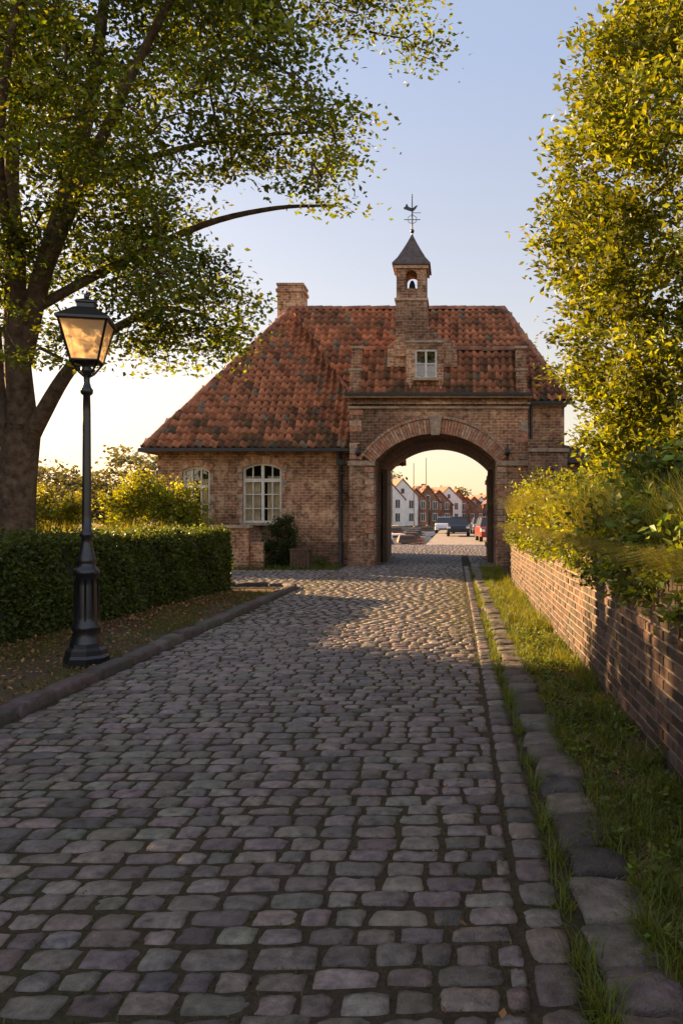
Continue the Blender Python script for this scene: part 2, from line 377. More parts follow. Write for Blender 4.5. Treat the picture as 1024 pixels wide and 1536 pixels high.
keep=(C[:,2]<10.3)|(R(len(C))<.4); C=C[keep]
C=C[(C[:,0]>-7.8)|(R(len(C))<.5)][:880]
SK=sk_points(stems[1:])
A,B,ra,rb=connect(C,SK); twigs('twigs',A,B,ra,rb,M_bark,tree)
def cluster_leaves(C,per,sig,size,base,mat,name,parent,v=.25,yel=.35,cv=.28,out=None,upbias=.6,sp=.95):
    k=np.repeat(np.arange(len(C)),per); n=len(k)
    axis=rng.normal(0,1,(len(C),3)); axis[:,2]*=.15
    if out is not None: axis=out*1.3+axis*.6
    axis=norm(axis); t=rng.normal(0,1,n).clip(-2.1,2.1)
    o=rng.normal(0,1,(n,3)).clip(-2.2,2.2)*np.array(sig)*.55+axis[k]*t[:,None]*sig[0]*sp
    o[:,2]-=.12*np.abs(t)*sig[0]
    P=C[k]+o
    return leaves(name,P,U(size*.7,size*1.3,n),varcol(n,base,v,yel,k,cv),mat,parent,upbias=upbias,dirs=axis[k]*.5)
cluster_leaves(C,128,(.34,.34,.10),.09,(.064,.108,.015),M_leafL,'leaves',tree,yel=.5,cv=.38)

# ------------------------------------------------------------ right tree
rt=empty('golden_leaved_tree')
cx,cy=5.0,14.0
zz=[1.3,3,4,5,7,8.5,10.5,12,13.2]; rr=[2.2,2.35,2.7,3.35,3.3,3.15,1.85,.9,.1]
n=1500; z=U(1.4,13,n); th=U(0,2*math.pi,n)
lob=1+.09*np.sin(th*5+z*1.7)+.07*np.sin(z*3.3+th*2)
rad=np.interp(z,zz,rr)*lob*np.sqrt(U(.45,1.0,n))
C=np.stack([cx+rad*np.cos(th),cy+rad*np.sin(th),z],1)
keep=((C[:,0]<cx+.8)&(C[:,1]<cy+1.5))|(R(n)<.45); C=C[keep]
out=norm(np.stack([C[:,0]-cx,C[:,1]-cy,np.full(len(C),1.3)],1))
st=[([(cx,cy,0.9),(cx,cy,4),(cx+.1,cy,8),(cx,cy,12.8)],[.3,.24,.15,.03])]
mb=MB(); a,b=smooth_path(*st[0]); mb.tube(a,b,10); mb.build('trunk',[M_bark],rt)
A,B,ra,rb=connect(C,sk_points(st),.01); twigs('twigs',A,B,ra,rb,M_bark,rt)
cluster_leaves(C,115,(.28,.28,.2),.125,(.115,.155,.018),M_leafR,'leaves',rt,yel=.5,cv=.32,out=out)

# ------------------------------------------------------------ hedge
hed=empty('clipped_hedge')
def hx(y): return -5.55+.104*(y-9.3)
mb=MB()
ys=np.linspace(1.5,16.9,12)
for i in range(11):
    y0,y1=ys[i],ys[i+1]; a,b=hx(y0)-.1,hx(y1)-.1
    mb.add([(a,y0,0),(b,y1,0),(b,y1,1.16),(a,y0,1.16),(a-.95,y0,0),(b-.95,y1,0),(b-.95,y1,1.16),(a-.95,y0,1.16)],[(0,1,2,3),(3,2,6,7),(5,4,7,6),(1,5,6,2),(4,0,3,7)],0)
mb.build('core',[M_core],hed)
def und(a,b): return .045*np.sin(a*3.1+b)+.035*np.sin(a*7.3+b*5)+.025*np.sin(b*9+a*2)
P=[]
n=28000; y=1.5+15.5*R(n)**.75; z=U(.02,1.27,n); x=hx(y)+und(y,z)-.06*(z>1.15)-np.abs(rng.normal(0,.05,n)); P.append(np.stack([x,y,z],1))
n=26000; y=1.5+15.5*R(n)**.75; t=U(0,1.15,n); x=hx(y)-t; z=1.25+und(y,t*3)-np.abs(rng.normal(0,.04,n))+.13*R(n)*(R(n)<.18); P.append(np.stack([x,y,z],1))
n=9000; t=U(0,1.15,n); z=U(.02,1.27,n); y=17+und(t,z)-.10*(np.abs(t-.57)/.57)**4-np.abs(rng.normal(0,.05,n)); P.append(np.stack([hx(17)-t,y,z],1))
n=9000; y=U(1.5,17,n); z=U(.02,1.27,n); P.append(np.stack([hx(y)-1.15-und(y,z),y,z],1))
P=np.vstack(P); leaves('leaves',P,U(.045,.08,len(P)),varcol(len(P),(.055,.09,.016),.35,.4),M_hedge,hed,upbias=.1,wr=.65)

# ------------------------------------------------------------ bushes
def bush(name,c,r,ncl,per,size,base,mat=M_hedge,yel=.4,sig=.22,core=.6,rmin=.55):
    e=empty(name); u=norm(rng.normal(0,1,(ncl,3))); rd=U(rmin,1.0,ncl)[:,None]
    C=np.array(c)+u*rd*np.array(r); C=C[C[:,2]>.1]
    cc=np.array(c); base0=np.array([[c[0],c[1],max(0,c[2]-r[2])]])
    A,B,ra,rb=connect(C,np.vstack([base0,[[c[0],c[1],c[2]]]]),.012); twigs('stems',A,B,ra,rb,M_bark,e)
    cluster_leaves(C,per,(sig,sig,sig*.8),size,base,mat,'leaves',e,yel=yel,out=norm(C-cc+np.array([0,0,.3])))
    return e
bush('golden_shrub',(-9.1,24.0,1.25),(1.6,.8,1.6),160,110,.12,(.15,.19,.02),M_leafR,.6)
bush('golden_shrub',(-12.0,23.6,1.1),(1.2,.9,1.4),90,100,.12,(.15,.17,.02),M_leafR,.6)
bush('golden_shrub',(-14.4,25.2,1.1),(1.2,1,1.5),80,100,.12,(.14,.16,.02),M_leafR,.6)
bush('evergreen_shrub',(-5.3,24.5,.75),(.48,.4,.85),60,110,.07,(.035,.055,.014),M_hedge,.1,.14)
for yy in (3.0,5.6,8.2,10.8,13.2):  # bushes added out of view on the left to keep sun off the foreground
    bush('shade_blocker_bush',(-10.6,yy,2.6),(1.3,2.2,3.0),260,95,.17,(.05,.08,.015),rmin=.15,sig=.3)
bush('dark_shrub',(6.0,20.5,2.6),(2.6,1.6,2.2),260,100,.13,(.03,.055,.018))
bush('dark_shrub',(8.3,16,2.2),(2.2,2.2,2.0),160,90,.14,(.035,.06,.018))
def farmass(name,xs,ys,h,ncl,base,size=.55):
    e=empty(name); X=U(*xs,ncl); Y=U(*ys,ncl)
    hh=h*(.65+.3*np.sin(X*.35+1)+.15*np.sin(X*.9)); Z=hh*np.sqrt(R(ncl))*.95+.3
    cluster_leaves(np.stack([X,Y,Z],1),60,(1.2,1.2,.7),size,base,M_hedge,'foliage',e,yel=.3)
farmass('distant_trees',(-95,-22),(75,110),8,700,(.08,.08,.045),.6)
farmass('distant_trees',(-20,-9),(128,160),12,160,(.06,.07,.03),.6)
farmass('distant_trees',(14,90),(60,110),9,350,(.05,.06,.02),.6)
farmass('distant_trees',(-40,40),(230,260),9,420,(.08,.085,.07),.9)

# ------------------------------------------------------------ right brick garden wall
gw=empty('brick_garden_wall')
mb=MB(); mb.box(1.325,1.56,-3,18.85,-.1,1.13); mb.build('mortar_core',[M_mortar],gw)
L=[]; rh=.079; nr=14
for r in range(nr):
    y=-3+(.11 if r%2 else 0)
    while y<18.8:
        l=.21 if r!=nr-1 else .075
        L.append((y+l/2,r*rh+rh/2+.012,l)); y+=l+.014
L=np.array(L); n=len(L)
V0=[];
for (sy,sz) in ((-1,-1),(1,-1),(1,1),(-1,1)): V0.append((0.03,sy,sz))
for (sy,sz) in ((-1,-1),(1,-1),(1,1),(-1,1)): V0.append((-.002,sy,sz))
for (sy,sz) in ((-1,-1),(1,-1),(1,1),(-1,1)): V0.append((-.009,sy*.96,sz*.84))
V0=np.array(V0); Fb=[(11,10,9,8)]+[(i,(i+1)%4,(i+1)%4+4,i+4) for i in range(4)]+[(i+4,(i+1)%4+4,(i+1)%4+8,i+8) for i in range(4)]
V=np.repeat(V0[None],n,0)
V[:,:,0]=1.323+V[:,:,0]+rng.normal(0,.003,n)[:,None]; V[:,:,1]=L[:,0:1]+V[:,:,1]*(L[:,2:3]/2); V[:,:,2]=L[:,1:2]+V[:,:,2]*.031+rng.normal(0,.0015,n)[:,None]+.008*np.sin(L[:,0:1]*1.1)
c=U(.08,.16,n)[:,None]*np.array([[1.14,.64,.44]]); k=R(n)<.3; c[k]*=.5; k=R(n)<.08; c[k]=c[k]*.5+.06
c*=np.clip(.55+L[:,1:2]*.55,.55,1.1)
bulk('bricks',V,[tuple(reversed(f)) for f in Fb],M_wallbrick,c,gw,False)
L2=[];y=-3
while y<18.8: L2.append(y+.037); y+=.085
L2=np.array(L2); n=len(L2)
mbv=np.array([(a,b,cc) for cc in(0,1) for (a,b) in((0,-1),(1,-1),(1,1),(0,1))],float)
V=np.repeat(mbv[None],n,0); V[:,:,0]=1.312+V[:,:,0]*.25+rng.normal(0,.004,n)[:,None]; V[:,:,1]=L2[:,None]+V[:,:,1]*.0365; V[:,:,2]=1.132+V[:,:,2]*.07+rng.normal(0,.003,n)[:,None]
c=U(.08,.15,n)[:,None]*np.array([[1.12,.68,.5]])
bulk('coping_bricks',V,[(0,3,2,1),(4,5,6,7),(0,1,5,4),(1,2,6,5),(2,3,7,6),(3,0,4,7)],M_wallbrick,c,gw,False)
mb=MB(); mb.box(1.57,60,-6,19.0,-.2,1.1); mb.add([(1.57,19.0,1.1),(60,19.0,1.1),(60,24,.02),(1.57,24,.02),(1.57,19,-.2),(1.57,24,-.2)],[(0,1,2,3),(0,3,5,4)]); mb.build('raised_bank',[M_ground])
vg=empty('bank_plants')
n=1100; Y=2.8+16.5*R(n)**.85; X=1.42+np.abs(rng.normal(0,.75,n)); Z=1.22+R(n)**1.1*(.50+.02*Y)*(.8+.45*np.sin(Y*1.9+X)+.2*np.sin(Y*4.3)); 
C=np.stack([X,Y,Z],1); near=C[:,1]<7.0
cluster_leaves(C[near],75,(.16,.16,.17),.085,(.075,.13,.02),M_hedge,'leaves',vg,yel=.45,cv=.4,upbias=.1)
cluster_leaves(C[~near],70,(.16,.16,.17),.08,(.105,.145,.02),M_leafR,'leaves_far',vg,yel=.5,cv=.45,upbias=.1)
n=240; Y=3+16*R(n); C=np.stack([U(1.23,1.4,n),Y,U(1.0,1.27,n)],1); cluster_leaves(C,34,(.07,.1,.08),.06,(.09,.13,.02),M_hedge,'trailing_leaves',vg,yel=.4,cv=.3,upbias=.0)
def blades(name,P,h,w,lean,col,mat,parent=None,dirx=None):
    n=len(P); a=U(0,2*math.pi,n) if dirx is None else rng.normal(dirx,.8,n); d=np.stack([np.cos(a),np.sin(a),np.zeros(n)],1); s=np.stack([-np.sin(a),np.cos(a),np.zeros(n)],1)
    V=np.empty((n,5,3)); up=np.array([[0,0,1.]]); h=h[:,None]; l=lean[:,None]; w=w[:,None] if isinstance(w,np.ndarray) else w
    V[:,0]=P-s*w*.5; V[:,1]=P+s*w*.5; m=P+up*h*.6+d*h*l*.35; V[:,2]=m+s*w*.35; V[:,3]=m-s*w*.35; V[:,4]=P+up*h*(1-.3*l)+d*h*l
    return bulk(name,V,[(0,1,2,3),(3,2,4)],mat,col,parent,False)
n=38000; Y=3.5+15.5*R(n)**.8; X=1.44+np.abs(rng.normal(0,.55,n)); P=np.stack([X,Y,np.full(n,1.15)],1)
blades('tall_grass',P,U(.35,.95,n)*(.82+.024*Y),.010,U(.1,.9,n),varcol(n,(.23,.22,.045),.3,.5),M_grass,vg)
n=8000; Y=3+15.8*R(n); P=np.stack([U(1.33,1.5,n),Y,np.full(n,1.2)],1)
blades('overhanging_grass',P,U(.14,.36,n),.008,U(.8,2.2,n),varcol(n,(.18,.18,.035),.3,.5),M_grass,vg,math.pi)

# ------------------------------------------------------------ grass
gr=empty('grass_verge')
def patch(X,Y): return np.sin(Y*2.3+X*5)+np.sin(Y*5.1+1)+.7*np.sin(X*13+Y*3.7)+.5*np.sin(Y*11-X*4)
n=70000; Y=2+22*R(n)**.9; X=U(.72,1.31,n); dens=(patch(X,Y)+rng.normal(0,.7,n))>np.interp(Y,[2,5,7,11],[1.4,.9,-.2,-1.2]); 
P=np.stack([X,Y,np.zeros(n)],1)[dens]; n=len(P)
hgt=U(.03,.11,n)*(1+1.2*(R(n)<.12)+.9*(P[:,0]>1.15))*(.8+.35*np.sin(P[:,1]*1.7+P[:,0]*6)); blades('blades',P,hgt,U(.004,.008,n),U(.2,1.3,n),varcol(n,(.11,.145,.02),.35,.6),M_grass,gr)
T=[]
for _ in range(110): 
    y=1.5+20*random.random()**1.3; T.append((.455+U(-.02,.02),y,.0,random.choice([10,25,60]),.04))
for _ in range(150):
    y=2+18*random.random()**1.2; T.append((.78+U(-.08,.05),y,.0,random.choice([20,40,60]),.05))
for _ in range(36):
    y=4+14*random.random(); T.append((1.22,y,0,70,.09))
for _ in range(60):
    T.append((U(.8,1.25),U(2.6,6.5),0,45,.07))
Q=[]
for x,y,z,k,s in T: Q.append(np.array([[x,y,z]])+rng.normal(0,1,(k,3))*np.array([[s*.5,s*1.2,0]]))
Q=np.vstack(Q); n=len(Q); blades('tufts',Q,U(.05,.19,n),.006,U(.3,1.3,n),varcol(n,(.08,.125,.02),.3,.45),M_grass,gr)
n=11000; P=np.stack([U(.74,1.31,n),2.0+7*R(n)**1.2,np.full(n,.012)],1); blades('dry_straw',P,U(.02,.05,n),.006,U(1.5,3.2,n),varcol(n,(.30,.22,.11),.35,.1),M_grass,gr)
C=np.stack([U(.76,1.3,230),2.4+9*R(230),U(.03,.10,230)],1); cluster_leaves(C,24,(.06,.06,.035),.042,(.07,.115,.018),M_hedge,'weeds',gr,cv=.35,yel=.5)
gl=empty('grass_verge')
n=36000; Y=3+13.6*R(n)**.8; X=-3.6-U(0,1,n)**.9*(np.abs(hx(Y))-3.6); dens=(np.sin(Y*1.7+X*3)+np.sin(X*6+Y*.7)+.7*np.sin(Y*7)+rng.normal(0,.5,n))>np.interp(Y,[4,9,13],[1.3,.7,-.2])
P=np.stack([X,Y,np.zeros(n)],1)[dens]; n=len(P); blades('blades',P,U(.02,.07,n),U(.005,.008,n),U(.3,1.2,n),varcol(n,(.095,.11,.025),.35,.6),M_grass,gl)
n=5200; Y=U(4,17,n); X=np.where(R(n)<.6,hx(Y)+np.abs(rng.normal(0,.5,n)),U(-5,-3.6,n)); X=np.minimum(X,-3.6); P=np.stack([X,Y,U(.01,.04,n)],1)
leaves('fallen_leaves',P,U(.03,.065,n),varcol(n,(.24,.12,.045),.4,.0),M_litter,gl,upbias=3,wr=.7)
n=220; P=np.stack([U(-3.3,1.2,n),U(2.2,14,n),np.full(n,.04)],1); k=(P[:,0]>-.2)|(P[:,0]<-2.4); P=P[k]; leaves('fallen_leaves_road',P,U(.02,.045,len(P)),varcol(len(P),(.2,.10,.04),.4,0),M_litter,gl,upbias=4,wr=.7)
Rj=Rn[R(len(Rn))<np.clip(.2+.6*np.exp(-np.abs(Rn[:,0]-.25)/.35)+.6*np.exp(-np.abs(Rn[:,0]+3.4)/.4),0,1)]
k=np.repeat(np.arange(len(Rj)),9); n=len(k); side=R(n)<.6
X=Rj[k,0]+np.where(side,U(-.5,.5,n)*Rj[k,2],(Rj[k,2]/2+.006)*np.sign(U(-1,1,n))); Y=Rj[k,1]+np.where(side,(Rj[k,3]/2+.006)*np.sign(U(-1,1,n)),U(-.5,.5,n)*Rj[k,3])
P=np.stack([X,Y,np.full(n,.010)],1); blades('joint_moss',P,U(.012,.028,n),.006,U(.3,1.4,n),varcol(n,(.075,.085,.02),.35,.4),M_grass,gr)
n=9000; X=np.where(R(n)<.6,.25-np.abs(rng.normal(0,.3,n)),-3.38+np.abs(rng.normal(0,.4,n))); Y=10+12*R(n)
P=np.stack([X,Y,np.full(n,.008)],1); blades('joint_moss_far',P,U(.02,.036,n),.008,U(.3,1.5,n),varcol(n,(.075,.085,.02),.3,.4),M_grass,gr)
gm=empty('meadow_grass')
n=9000; P=np.stack([U(-20,-7.5,n),U(21.5,25.3,n),np.zeros(n)],1); blades('blades',P,U(.4,1.35,n),.016,U(.1,.6,n),varcol(n,(.20,.19,.035),.3,.5),M_grass,gm)
n=9000; P=np.stack([U(-18,-6.9,n),U(8,20.5,n),np.zeros(n)],1); blades('blades_low',P,U(.2,.6,n),.016,U(.1,.6,n),varcol(n,(.16,.16,.035),.3,.5),M_grass,gm)
n=5000; Y=U(10,16.8,n); P=np.stack([hx(Y)-1.25-np.abs(rng.normal(0,.5,n)),Y,np.full(n,.3)],1); blades('tall_stalks',P,U(.7,1.35,n),.012,U(.1,.5,n),varcol(n,(.20,.19,.035),.3,.5),M_grass,gm)
hp=empty('foundation_plants')
C=np.stack([U(-9.3,-3.9,70),U(24.2,25.2,70),U(.05,.3,70)],1); cluster_leaves(C,50,(.15,.12,.1),.08,(.06,.10,.018),M_hedge,'leaves',hp)
n=5000; P=np.stack([U(-9.5,-3.5,n),U(23.2,25.3,n),np.zeros(n)],1); blades('grass',P,U(.04,.2,n),.012,U(.2,1,n),varcol(n,(.09,.12,.02),.3,.4),M_grass,hp)

# ------------------------------------------------------------ building tools
def arcz(x,o):
    x0,x1,zs,sp,cr=o; c=(x0+x1)/2; a=(x1-x0)/2; r=cr-sp
    if r<1e-4: return sp
    Rr=(a*a+r*r)/(2*r); return sp+math.sqrt(max(Rr*Rr-(x-c)**2,0))-(Rr-r)
def wall_open(mb,x0,x1,z0,z1,ops,y,depth,mi=0,mr=0,segs=18,back=False):
    cur=x0
    for o in sorted(ops):
        ox0,ox1,zs,sp,cr=o
        if ox0>cur: 
            mb.quad((cur,y,z0),(ox0,y,z0),(ox0,y,z1),(cur,y,z1),mi)
            if back: mb.quad((ox0,y+depth,z0),(cur,y+depth,z0),(cur,y+depth,z1),(ox0,y+depth,z1),mi)
        xs=np.linspace(ox0,ox1,segs+1)
        for a,b in zip(xs[:-1],xs[1:]):
            za,zb=arcz(a,o),arcz(b,o)
            mb.quad((a,y,za),(b,y,zb),(b,y,z1),(a,y,z1),mi)
            if back: mb.quad((b,y+depth,zb),(a,y+depth,za),(a,y+depth,z1),(b,y+depth,z1),mi)
            mb.quad((a,y,za),(a,y+depth,za),(b,y+depth,zb),(b,y,zb),mr)
        mb.quad((ox0,y,zs),(ox0,y+depth,zs),(ox0,y+depth,sp),(ox0,y,sp),mr)
        mb.quad((ox1,y,zs),(ox1,y,sp),(ox1,y+depth,sp),(ox1,y+depth,zs),mr)
        if zs>z0+.01:
            mb.quad((ox0,y,z0),(ox1,y,z0),(ox1,y,zs),(ox0,y,zs),mi)
            mb.quad((ox0,y,zs),(ox1,y,zs),(ox1,y+depth,zs),(ox0,y+depth,zs),mr)
        cur=ox1
    if cur<x1:
        mb.quad((cur,y,z0),(x1,y,z0),(x1,y,z1),(cur,y,z1),mi)
        if back: mb.quad((x1,y+depth,z0),(cur,y+depth,z0),(cur,y+depth,z1),(x1,y+depth,z1),mi)
def arch_ring(mb,o,t,y0,y1,n,mis,ext=0):
    x0,x1,zs,sp,cr=o; c=(x0+x1)/2; a=(x1-x0)/2; r=cr-sp; Rr=(a*a+r*r)/(2*r); zc=cr-Rr; am=math.asin(min(1,a/Rr))+ext
    for k in range(n):
        a0=-am+2*am*k/n+.003; a1=-am+2*am*(k+1)/n-.003; tt=t*U(.94,1.03); yy=y0-U(0,.012)
        p=[(c+q*math.sin(an),zc+q*math.cos(an)) for q,an in((Rr-.01,a0),(Rr-.01,a1),(Rr+tt,a1),(Rr+tt,a0))]
        mb.prism(p,yy,y1,random.choice(mis))
def tile_slope(poly,parent,name,w=.235,lrow=.30):
    P=[Vector(p) for p in poly]; n=(P[1]-P[0]).cross(P[2]-P[0]).normalized()
    if n.z<0: n=-n
    u=Vector((n.y,-n.x,0)).normalized()*-1 if (abs(n.x)+abs(n.y))>1e-6 else Vector((1,0,0))
    wv=n.cross(u); 
    if wv.z<0: wv=-wv; u=-u
    O=P[0]; q=[((p-O).dot(u),(p-O).dot(wv)) for p in P]
    us=[a for a,b in q]; ws=[b for a,b in q]
    gu,gw_=np.meshgrid(np.arange(min(us)+w/2,max(us),w),np.arange(min(ws)+lrow/2,max(ws)+.05,lrow))
    gu=gu.ravel(); gw_=gw_.ravel(); ok=inpoly(gu,gw_,q); gu,gw_=gu[ok],gw_[ok]; m=len(gu)
    t=np.linspace(0,1,8); prof=.045*np.sin(2*math.pi*t+.5)
    T=[]
    for (wy,zo) in ((.5*lrow+.05,.005),(-.5*lrow-.03,.07),(-.5*lrow-.03,.02)):
        for tt,pz in zip(t,prof): T.append(((tt-.5)*w*1.04,wy,pz+zo))
    T=np.array(T); Fc=[(r*8+i,r*8+i+1,(r+1)*8+i+1,(r+1)*8+i) for r in range(2) for i in range(7)]
    V0=np.repeat(T[None],m,0); V0[:,:,0]+=gu[:,None]+rng.normal(0,.004,m)[:,None]; V0[:,:,1]+=gw_[:,None]+rng.normal(0,.008,m)[:,None]; V0[:,:,2]+=rng.normal(0,.005,m)[:,None]+.02*np.sin(gu*.9+gw_*.7)[:,None]
    un,wn,nn,On=[np.array(v) for v in (u,wv,n,O)]
    V=On+V0[:,:,0:1]*un+V0[:,:,1:2]*wn+V0[:,:,2:3]*nn
    c=U(.25,.40,m)[:,None]*np.array([[1.16,.45,.21]]); k=R(m)<.15; c[k]*=.6; k=R(m)<.07; c[k]=np.array([.20,.14,.09])
    k=(R(m)<.6*np.exp(-(gw_-min(ws))/.7)); c[k]=c[k]*.35+np.array([.018,.022,.008])
    bulk(name,V,Fc,M_tile,c,parent,True)
    mb=MB(); mb.add([tuple(p-n*.02) for p in P],[tuple(range(len(P)))]); mb.build(name+'_deck',[M_under],parent)
def ridge(a,b,parent,name='ridge_tiles',r=.12):
    a=np.array(a,float);b=np.array(b,float); L=np.linalg.norm(b-a); m=int(L/.33); t=(b-a)/L; s=norm(np.cross(t,[0,0,1.])); up=np.cross(s,t)
    T=[]
    for q,rr_ in ((0,r),(1.08,r*1.13),(1.08,r*.95)):
        for k in range(9):
            an=math.pi*(-.05+1.1*k/8); T.append((q,rr_*math.cos(an),rr_*math.sin(an)))
    T=np.array(T); Fc=[(q*9+i,q*9+i+1,(q+1)*9+i+1,(q+1)*9+i) for q in range(2) for i in range(8)]
    V0=np.repeat(T[None],m,0); st=L/m
    P=a+t*((np.arange(m)[:,None,None]+V0[:,:,0:1])*st)+s*(V0[:,:,1:2]+rng.normal(0,.008,(m,1,1)))+up*(V0[:,:,2:3]-.02+rng.normal(0,.006,(m,1,1)))
    c=U(.2,.36,m)[:,None]*np.array([[1.12,.46,.25]]); bulk(name,P,Fc,M_tile,c,parent,True)
def window(parent,x0,x1,z0,sp,cr,y,cols=(.33,.66),rowsz=(),frame=.07,curtain=True,name='window'):
    mb=MB(); o=(x0,x1,z0,sp,cr)
    mb.box(x0,x0+frame,y-.05,y+.05,z0,sp); mb.box(x1-frame,x1,y-.05,y+.05,z0,sp); mb.box(x0+frame,x1-frame,y-.05,y+.05,z0,z0+frame)
    xs=np.linspace(x0,x1,13)
    for a,b in zip(xs[:-1],xs[1:]):
        za,zb=arcz(a,o),arcz(b,o); mb.prism([(a,za-frame-.01),(b,zb-frame-.01),(b,zb+.005),(a,za+.005)],y-.052,y+.052)
    for cfr,th in cols:
        q=x0+(x1-x0)*cfr; mb.box(q-th,q+th,y-.035-th*.3,y+.03,z0+frame,arcz(q,o)-frame)
    for i,(zr,th) in enumerate(rowsz): mb.box(x0+frame,x1-frame,y-.04-th*.3,y+.032,zr-th,zr+th)
    mb.box(x0-.05,x1+.05,y-.28,y-.055,z0-.08,z0+.005,1)
    mb.build(name+'_frame',[M_white,M_stone],parent)
    mb=MB(); mb.quad((x0,y+.012,z0),(x1,y+.012,z0),(x1,y+.012,cr),(x0,y+.012,cr)); mb.build(name+'_glass',[M_glass],parent)
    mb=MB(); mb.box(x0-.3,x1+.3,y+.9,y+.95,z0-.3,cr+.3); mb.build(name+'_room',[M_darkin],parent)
    if curtain:
        mb=MB(); zt_=z0+(cr-z0)*.78
        for (a,b) in ((x0+.02,x0+(x1-x0)*.42),(x0+(x1-x0)*.60,x1-.02)):
            m=40; xs=np.linspace(a,b,m); vs=[(x,y+.09+.025*math.sin(i*1.1),zq) for zq in (z0,zt_) for i,x in enumerate(xs)]
            mb.add(vs,[(i,i+1,m+i+1,m+i) for i in range(m-1)],0,True)
        mb.build(name+'_curtains',[M_curtain],parent)

# ------------------------------------------------------------ left house
ho=empty('brick_house')
hx0,hx1,hy=-9.46,-3.3,25.5
W1=(-8.68,-7.80,1.35,3.02,3.17); W2=(-6.76,-5.52,1.36,3.10,3.28)
mb=MB(); wall_open(mb,hx0,hx1,-.05,3.85,[W1,W2],hy,.16,0,0)
mb.quad((hx0,34,-.05),(hx0,hy,-.05),(hx0,hy,3.85),(hx0,34,3.85)); mb.quad((hx1,34,-.05),(hx0,34,-.05),(hx0,34,3.85),(hx1,34,3.85))
mb.quad((hx1,31.3,-.05),(hx1,34,-.05),(hx1,34,3.85),(hx1,31.3,3.85))
mb.box(hx0-.05,hx1,hy-.06,hy+.0,-.05,.75,1)
mb.build('walls',[M_brick,M_brick_d,M_stone],ho)
mb=MB(); arch_ring(mb,W1,.2,hy-.03,hy+.1,12,[0,1]); arch_ring(mb,W2,.22,hy-.03,hy+.1,16,[0,1])
for W in (W1,W2):
    z=W[2]
    k=0
    while z<W[3]-.1:
        d=.16 if k%2 else .1
        for a,b in ((W[0]-d,W[0]-.003),(W[1]+.003,W[1]+d)):
            if random.random()<.7: mb.box(a,b,hy-.02,hy+.05,z,z+.21,random.choice([1,2]))
        z+=.23;k+=1
for k in range(15):
    d=U(.2,.45)
    if random.random()<.7: mb.box(hx0-.02,hx0+d,hy-.024,hy+.05,.78+k*.2,.78+k*.2+.185,random.choice([0,1,2]))
mb.build('arches_and_quoins',[M_voussoir,M_voussoir2,M_stone],ho)
window(ho,*W1[:2],W1[2],W1[3],W1[4],hy+.13,((.33,.022),(.66,.022)),((1.95,.018),(2.52,.045)),name='side_window')
window(ho,*W2[:2],W2[2],W2[3],W2[4],hy+.13,((.25,.016),(.5,.045),(.75,.016)),((1.82,.014),(2.27,.014),(2.72,.055)),name='main_window')
ez=3.79; ap=(-5.95,29.5,9.25); ap2=(-5.95,30.6,9.25)
c1=(-9.8,25.15,ez-.05);c2=(-2.1,25.15,ez-.05);c3=(-2.1,34.4,ez-.05);c4=(-9.8,34.4,ez-.05)
tt=(-3.3-(-2.1))/(ap[0]+2.1); cut=tuple(np.array(c2)+(np.array(ap)-np.array(c2))*tt); c2f=(-3.3,25.15,ez-.05)
tile_slope([c1,c2f,cut,ap],ho,'roof_front'); tile_slope([c4,c1,ap,ap2],ho,'roof_left'); tile_slope([cut,(-3.3,34,cut[2]),ap2,ap],ho,'roof_right'); tile_slope([c3,c4,ap2],ho,'roof_back')
ridge(c1,ap,ho); ridge(cut,ap,ho); ridge(ap2,ap,ho)
mb=MB(); cc=(-6.52,-5.58,29.4,30.3); mb.box(*cc,8.3,10.05,0); mb.box(cc[0]-.05,cc[1]+.05,cc[2]-.05,cc[3]+.05,9.82,9.93,0); mb.box(cc[0]-.03,cc[1]+.03,cc[2]-.03,cc[3]+.03,10.053,10.14,0); mb.build('chimney',[M_brick,M_stone],ho)
mb=MB(); mb.box(-9.85,-3.33,24.98,25.11,3.60,3.71,0); mb.box(-9.95,-9.83,25.12,34,3.60,3.71,0); mb.tube([(-3.62,25.05,3.62),(-3.62,25.36,3.35),(-3.62,25.38,1.5),(-3.62,25.38,0)],[.07]*4,10); mb.box(-3.74,-3.50,25.28,25.44,3.2,3.45)
for z in (.7,1.9,2.9): mb.box(-3.72,-3.52,25.3,25.47,z,z+.05)
mb.box(-9.7,-3.35,25.2,25.46,3.66,3.72,1)
mb.build('gutter_and_downpipe',[M_gutter,M_wood],ho)

# ------------------------------------------------------------ gatehouse
ga=empty('brick_gatehouse')
GO=(-2.48,1.27,-.05,3.32,4.16)
mb=MB(); x0,x1=-3.28,2.26
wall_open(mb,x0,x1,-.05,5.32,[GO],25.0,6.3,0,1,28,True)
mb.quad((x0,31.3,-.05),(x0,25,-.05),(x0,25,5.32),(x0,31.3,5.32)); mb.quad((x1,25,-.05),(x1,31.3,-.05),(x1,31.3,5.32),(x1,25,5.32))
mb.quad((x1,25.65,-.05),(3.5,25.65,-.05),(3.5,25.65,5.3),(x1,25.65,5.3)); mb.quad((3.5,25.65,-.05),(3.5,31.3,-.05),(3.5,31.3,5.3),(3.5,25.65,5.3)); mb.quad((3.5,31.29,-.05),(x1,31.29,-.05),(x1,31.29,5.3),(3.5,31.29,5.3))
mb.box(3.5,5.2,26,30,-.05,3.3,0)
mb.box(2.262,3.45,24.6,25.62,-.05,3.55,0); mb.box(2.262,3.5,24.55,25.64,3.552,3.66,2); mb.prism([(2.262,3.662),(3.44,3.662),(3.3,3.95),(2.262,3.95)],24.75,25.62,0)
mb.box(x0-.05,-2.52,24.9,24.998,-.05,.8,1); mb.box(1.32,2.258,24.9,24.998,-.05,.8,1)
